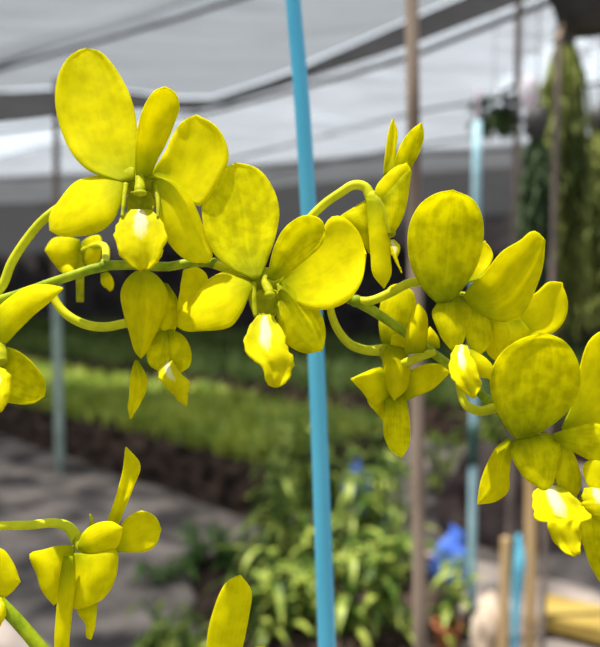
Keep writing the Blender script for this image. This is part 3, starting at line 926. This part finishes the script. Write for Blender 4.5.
# ------------------------------------------------------------------ hanging plants on the right
def hanging(x, ytop, d, w_px, y_bot, mat, label, n, wire_h=None, seed=1):
    rnd = random.Random(seed)
    top = P(x, ytop, d)
    root = thing('hanging_plant', label, 'hanging plant', top, 'hanging plants')
    mb = MB()
    for i in range(n):
        a, rr = rnd.uniform(0, 2 * PI), rnd.random() ** .5
        wr = w_px / F_PX * d / 2
        off = Vector((math.cos(a) * rr * wr, math.sin(a) * rr * wr * .8, 0))
        ln = (y_bot - ytop) / F_PX * d * rnd.uniform(.55, 1.0)
        p0 = top + off * .22 + Z * rnd.uniform(-.04, 0)
        s = rnd.uniform(.75, 1.15)
        pts = [p0, p0 + off * .5 * s + Z * (-ln * .2), top + off * s + Z * (-ln * .5), top + off * s * 1.02 + Z * (-ln * .8), top + off * s + Z * -ln]
        mb.tube(pts, [.004, .005, .005, .004, .002], 5, 10)
        for k in range(12):
            t = rnd.uniform(.1, 1)
            j = min(3, int(t * 4))
            p = pts[j].lerp(pts[j + 1], t * 4 - j)
            b = rnd.uniform(0, 2 * PI)
            mb.leaf(p, Vector((math.cos(b), math.sin(b), -.5)), rnd.uniform(.04, .08), rnd.uniform(.010, .018), 1.5, nseg=3)
    mb.build('strands', mat, root)
    MB().ellipsoid(top + Z * .0, RT * .035, Vector((0, .035, 0)), Z * .05, lump=.3).build('root_ball', M_POTBLACK, root)
    MB().tube([Vector((top.x, top.y, ROOF - .04)), top + Z * .03], .0025, 6, 4).build('wire', M_WIRE, root)
    return root


hanging(566, 34, 1.95, 58, 342, M_MOSS, 'olive green hanging plant with long trailing strands behind the slim pole', 80, seed=3)
hanging(537, 122, 1.85, 30, 345, M_MOSS_DARK, 'dark green trailing plant just left of the olive hanging plant', 60, seed=5)
hanging(600, 120, 2.3, 50, 330, M_MOSS, 'green trailing plant at the right edge beside the olive hanging plant', 60, seed=9)

# black hanging pot at the upper right corner
d = 1.5
c = P(592, 30, d)
root = thing('hanging_pot', 'black hanging pot cut off by the upper right corner', 'hanging pot', c)
r = 40 / F_PX * d
MB().lathe(c, [(r * .55, 0), (r * .8, r * .25), (r, r * .9), (r * 1.08, r * .95), (r * 1.06, r * 1.02), (r * .9, r * .98), (r * .8, r * .8)], 28).build('pot', M_POTBLACK, root)
mb = MB()
for k in range(3):
    a = k * 2.1
    mb.tube([c + Vector((r * math.cos(a), r * math.sin(a), r)), c + Z * (ROOF - .05 - c.z)], .002, 6, 3)
mb.build('wire', M_WIRE, root)
mb = MB()
for k in range(1):
    a = 3.1 + k * .5
    s = c + Vector((r * .7 * math.cos(a), r * .7 * math.sin(a), r * .2))
    mb.tube([s, s + Vector((.01 * math.cos(a), .02 * math.sin(a), -.03)), s + Vector((.02 * math.cos(a), 0, -.035 - .012 * (k % 3)))], [.003, .0035, .002], 6, 8)
mb.build('root', M_ROOT, root)

# dark hose looping under the roof
hz = [P(503, 96, 2.6), P(512, 112, 2.6), P(530, 124, 2.6), P(560, 128, 2.6), P(588, 122, 2.6), P(604, 106, 2.6), P(620, 80, 2.6), P(640, 40, 2.6)]
hz = [P(513, 86, 2.87), P(508, 90, 2.75)] + hz + [Vector((hz[-1].x, hz[-1].y, ROOF - .03))]
hose = MB().tube(hz, .010, 8, 70).build('hose', M_BLACK)
rebase(hose, hz[0])
tag(hose, 'black hose hanging in a loop below the roof at the upper right', 'hose')


def bag(x, y, d, w, h, label, mat):
    c = P(x, y, d)
    o = MB().ellipsoid(c, RT * (w / F_PX * d / 2), Vector((0, .04, 0)), Z * (h / F_PX * d / 2), 16, 12, lump=.25, seed=x).build('plastic_bag', mat)
    rebase(o, c + Z * (h / F_PX * d / 2))
    return o


root = bag(529, 92, 2.05, 20, 34, '', M_BAG)
tag(root, 'white plastic bag with a pink tinge hanging left of the olive plant', 'bag')
w_ = MB().tube([Vector((P(529, 40, 2.05).x, P(529, 40, 2.05).y, ROOF - .03)), P(529, 76, 2.05)], .0015, 6, 3).build('string', M_WIRE, root)
w_.data.transform(Matrix.Translation(-root.location))

# a dark clump of a plant hung left of the rusty pole
c = P(494, 112, 2.7)
root = thing('hanging_plant', 'small dark leafy clump hung under the roof left of the rusty pole', 'hanging plant', c, 'hanging plants')
mb = MB()
for k in range(140):
    a, e = random.uniform(0, 2 * PI), random.uniform(-1, 1)
    mb.leaf(c + Vector((math.cos(a) * .04, math.sin(a) * .04, e * .04)), Vector((math.cos(a), math.sin(a), e * .6)), random.uniform(.05, .11), .028, 1.0, nseg=4)
mb.build('foliage', M_SHRUB, root)
MB().tube([Vector((c.x, c.y, ROOF - .04)), c], .0015, 6, 4).build('wire', M_WIRE, root)


# ------------------------------------------------------------------ leafy plants between path and pole
def leafy_plant(x, y, h, n_stems, label, mat, group, seed, ll=0.12, lw=0.030, spread=.10):
    rnd = random.Random(seed)
    base = Vector((x, y, 0.0))
    root = thing('leafy_plant', label, 'plant', base, group)
    st, fo = MB(), MB()
    for s in range(n_stems):
        a = rnd.uniform(0, 2 * PI)
        b0 = base + Vector((math.cos(a), math.sin(a), 0)) * rnd.uniform(0, .05)
        lean = Vector((math.cos(a), math.sin(a), 0)) * rnd.uniform(.3, 1) * spread
        hh = h * rnd.uniform(.65, 1.05)
        pts = [b0, b0 + lean * .35 + Z * hh * .5, b0 + lean + Z * hh]
        st.tube(pts, [.006, .007, .003], 6, 10)
        nl = max(4, int(hh / .065))
        for k in range(nl):
            t = .12 + .88 * (k + rnd.random() * .5) / nl
            p = pts[0].lerp(pts[1], t * 2) if t < .5 else pts[1].lerp(pts[2], min(1, t * 2 - 1))
            b = a + k * 2.6 + rnd.uniform(-.5, .5)
            fo.leaf(p, Vector((math.cos(b), math.sin(b), rnd.uniform(.3, 1.2))), ll * rnd.uniform(.7, 1.25), lw * rnd.uniform(.8, 1.3), rnd.uniform(1.0, 2.4), nseg=6)
    st.build('stems', M_LEAF_DARK, root)
    fo.build('leaves', mat, root)
    return root


patch_c = Vector((.13, 2.78, 0))
o = MB().ellipsoid(patch_c + Z * -.01, RT * .58, Vector((0, .62, 0)), Z * .035, 40, 12, .25, 4).build('shade_patch', M_BEDSIDE)  # dark patch added under the clump as painted shade between the leaves
rebase(o, patch_c)
struct(o)


plants = [  # photo x, depth, height, stems, label
    (248, 2.45, .34, 5, 'small leafy orchid plant at the left front of the green clump'),
    (282, 2.40, .40, 6, 'bushy leafy plant low in front, just left of the blue stake'),
    (345, 2.38, .40, 6, 'bushy leafy plant low in front, between blue stake and brown-grey pole'),
    (385, 2.42, .42, 6, 'bushy leafy plant low in front, touching the brown-grey pole'),
    (312, 2.55, .46, 6, 'leafy plant straight behind the lower blue stake'),
    (268, 2.75, .60, 6, 'taller leafy plant at the left of the green clump'),
    (300, 2.95, .72, 6, 'tall leafy plant behind the blue stake'),
    (350, 2.80, .64, 6, 'tall leafy plant midway between blue stake and brown-grey pole'),
    (388, 2.85, .62, 6, 'tall leafy plant rising left of the brown-grey pole'),
    (282, 3.25, .78, 6, 'leafy plant at the back left of the green clump'),
    (330, 3.30, .80, 6, 'tall leafy plant at the back of the green clump, right of the stake'),
    (375, 3.35, .66, 6, 'leafy plant at the back of the green clump, near the brown-grey pole'),
]
for i, (px, dd, h, ns, lab) in enumerate(plants):
    p = P(px, 500, dd)
    leafy_plant(p.x, p.y, h, ns, lab, M_LEAF, 'leafy orchid plants in the middle clump', 100 + i, .19, .028, .07)
small = [
    (140, 2.26, .13, 5, 'low green plant at the bottom edge, furthest left on the path', M_LEAF),
    (168, 2.30, .16, 5, 'low green plant at the bottom edge, left of the single yellow petal', M_LEAF),
    (196, 2.27, .12, 5, 'low green plant right at the bottom edge before the single yellow petal', M_LEAF),
    (205, 3.05, .20, 7, 'dark green weed clump on the path under the bed edge', M_LEAF_DARK),
    (160, 2.85, .10, 5, 'small weed tuft alone on the grey path', M_LEAF_DARK),
    (236, 3.0, .24, 7, 'dark weed clump between path and green plants', M_LEAF_DARK),
    (436, 2.35, .34, 5, 'narrow green plant between brown-grey pole and pale blue pipe', M_LEAF),
]
for i, (px, dd, h, ns, lab, mt) in enumerate(small):
    p = P(px, 500, dd)
    leafy_plant(p.x, p.y, h, ns, lab, mt, 'low plants on the path', 200 + i, .11, .028, .14)
for i, (px, dd, h, lab) in enumerate([(440, 4.2, .5, 'green plant behind the pale blue pipe pole, left one'), (500, 4.6, .55, 'green plant behind the pale blue pipe pole, right one')]):
    p = P(px, 400, dd)
    leafy_plant(p.x, p.y, h, 7, lab, M_GRASS, 'plants behind the poles', 300 + i, .18, .03, .2)

# shrubs before the far wall
for i, (u, v_, h, w) in enumerate([(-13.0, 10.6, 1.1, .9), (-9.5, 10.4, 1.0, .8), (-6.5, 10.8, 1.2, .9), (-3.6, 10.5, 1.0, .8), (-0.8, 10.7, 1.25, .9), (2.2, 10.4, 1.1, .8)]):
    c = UV(u, v_, 0)
    root = thing('shrub', ['dark shrub before the far cloth wall, leftmost', 'dark shrub before the far wall, second from left', 'dark shrub before the far wall, third from left',
                           'dark shrub before the far wall, fourth from left', 'dark shrub before the far wall, fifth from left', 'dark shrub before the far wall, rightmost'][i], 'shrub', c, 'shrubs along the far wall')
    mb = MB()
    for k in range(500):
        a, e = random.uniform(0, 2 * PI), random.random()
        rr = w * math.sin(PI * (0.15 + .8 * e)) * random.random() ** .4
        mb.leaf(c + Vector((math.cos(a) * rr, math.sin(a) * rr, h * e)), Vector((math.cos(a), math.sin(a), .6)), random.uniform(.12, .25), .06, 1.0, nseg=3)
    mb.build('foliage', M_SHRUB, root)
    MB().tube([c, c + Z * h * .8], [.04, .015], 8, 4).build('trunk', M_CANE, root)

# ------------------------------------------------------------------ lower right corner
def crumple(name, c, ax, ay, az, mat, label, cat, lump=.35, seed=0):
    o = MB().ellipsoid(c, ax, ay, az, 32, 20, lump, seed).build(name, mat)
    rebase(o, Vector((c.x, c.y, max(0, c.z - az.z))))
    return tag(o, label, cat)


def draped(px, py, d, w, h, label, seed):
    # a crumpled, folded plastic sheet heaped on the ground
    c = P(px, py, d)
    v, ff = [], []
    n = 30
    for i in range(n + 1):
        for j in range(n + 1):
            a, t = 2 * PI * i / n, j / n
            q = Vector((math.cos(a) * 1.3, math.sin(a) * 1.3, t * 2.2 + seed))
            r = (1 - t ** 4 * .97) * (1 + .55 * mnoise.noise(q) + .25 * mnoise.noise(q * 2.7))
            v.append(Vector((c.x + w * r * math.cos(a), c.y + w * .7 * r * math.sin(a), h * t * (1 + .12 * math.sin(a + seed)) - .005)))
    for i in range(n):
        for j in range(n):
            a = i * (n + 1) + j
            ff.append((a, a + n + 1, a + n + 2, a + 1))
    o = link_mesh('tarpaulin', v, ff, M_TARP)
    rebase(o, Vector((c.x, c.y, 0)))
    return tag(o, label, 'tarpaulin')


draped(450, 550, 2.9, .085, .23, 'crumpled blue plastic tarpaulin between the brown-grey pole and pale blue pipe', 2)
draped(362, 520, 3.75, .13, .30, 'small bit of blue tarpaulin showing through the leafy plants', 5)
c = P(512, 520, 3.5); c.z = .10
crumple('husk_heap', c, RT * .33, Vector((0, .28, 0)), Z * .38, M_HEAP, 'dark brown heap of husk behind the wooden stakes', 'heap', .5, 8)
c = P(487, 640, 2.2); c.z = .12
crumple('sack', c, RT * .052, Vector((0, .06, 0)), Z * .14, M_SACK, 'beige cloth sack standing at the foot of the pale blue pipe', 'sack', .3, 11)

for (xt, yt, xb, d, r, lab) in [(506, 538, 503, 2.1, .016, 'pale wooden stake, left one of the two under the right-hand flowers'),
                                (531, 470, 530, 2.15, .019, 'pale wooden stake, taller right one of the two under the right-hand flowers')]:
    a, b = P(xt, yt, d), P(xb, 640, d)
    b2 = a + (b - a) * (a.z / (a.z - b.z))
    mb = MB().tube([a, b2], r, 6, 8)
    o = mb.build('wooden_stake', M_WOOD, None, smooth=False)
    rebase(o, b2)
    tag(o, lab, 'stake', 'wooden stakes at the right')
a = P(518, 534, 2.07)
mb = MB()
mb.tube([a, P(520, 560, 2.06), P(517, 590, 2.07), P(515, 640, 2.07), Vector((P(515, 640, 2.07).x, P(515, 640, 2.07).y, 0))], [.006, .019, .016, .010, .008], 8, 24)
o = mb.build('plastic_strip', M_AQUA)
rebase(o, Vector((P(515, 640, 2.07).x, P(515, 640, 2.07).y, 0)))
tag(o, 'light blue plastic strip between the two wooden stakes', 'strip')

# yellow-brown board lying on the ground, lower right
p0, p1 = on_plane(540, 612, 0.05), on_plane(660, 640, 0.05)
ax = (p1 - p0)
ay = Vector((-ax.y, ax.x, 0)).normalized() * 0.20
o = MB().box(p0 + Z * -.05 + ay * -.2, ax, ay, Z * .06).build('board', M_PLANK, None, smooth=False)
bv = o.modifiers.new('edge', 'BEVEL'); bv.width = .008; bv.segments = 2
rebase(o, (p0 + p1) / 2 - Z * .05)
tag(o, 'yellow-brown wooden board lying on the ground at the lower right', 'board')
c = P(447, 640, 2.33)
c.z = 0
o = MB().lathe(c, [(.035, 0), (.048, .08), (.053, .085), (.053, .1), (.046, .1), (.044, .09)], 20).build('plant_pot', M_POT)
rebase(o, c)
tag(o, 'small terracotta pot beside the pale blue pipe, near the bottom edge', 'pot')


# ------------------------------------------------------------------ things' origins at their bases
def settle(root, base):
    base = Vector(base)
    root.location = base
    seen = set()

    def walk(o):
        for ch in o.children:
            if ch.type == 'MESH' and ch.data.name not in seen:
                seen.add(ch.data.name)
                ch.data.transform(Matrix.Translation(-base))
            walk(ch)
    walk(root)


bpy.context.view_layer.update()
spray.location, lower.location = ROOT_BASE, ROOT2
for o in list(scene.objects):
    if o.parent is None and o.type == 'EMPTY':
        settle(o, o.location.copy())
rebase(stake, stake_pts[-1])

# ================================================================== LIGHT
sun_d = bpy.data.lights.new('sun', 'SUN')
sun_d.energy = 7.6
sun_d.angle = math.radians(0.6)
sun_d.color = (1.0, 0.95, 0.86)
sun = bpy.data.objects.new('sun', sun_d)
COL.objects.link(sun)
to_sun = Vector((-0.28, -0.03, 0.95)).normalized()
sun.rotation_euler = to_sun.to_track_quat('Z', 'Y').to_euler()
sun.location = (0, 0, 8)

world = bpy.data.worlds.new('sky')
scene.world = world
world.use_nodes = True
wn, wl = world.node_tree.nodes, world.node_tree.links
wn.clear()
wo = wn.new('ShaderNodeOutputWorld')
bg = wn.new('ShaderNodeBackground')
bg.inputs['Color'].default_value = (0.86, 0.93, 1.0, 1)
bg.inputs['Strength'].default_value = 1.15
wl.new(bg.outputs[0], wo.inputs['Surface'])

vs = scene.view_settings
vs.view_transform = 'Standard'
vs.look = 'None'
vs.exposure = 0.0
vs.gamma = 1.0
vs.use_curve_mapping = False
scene.cycles.max_bounces = 10
scene.cycles.transparent_max_bounces = 16
scene.cycles.transmission_bounces = 8
scene.cycles.use_denoising = True
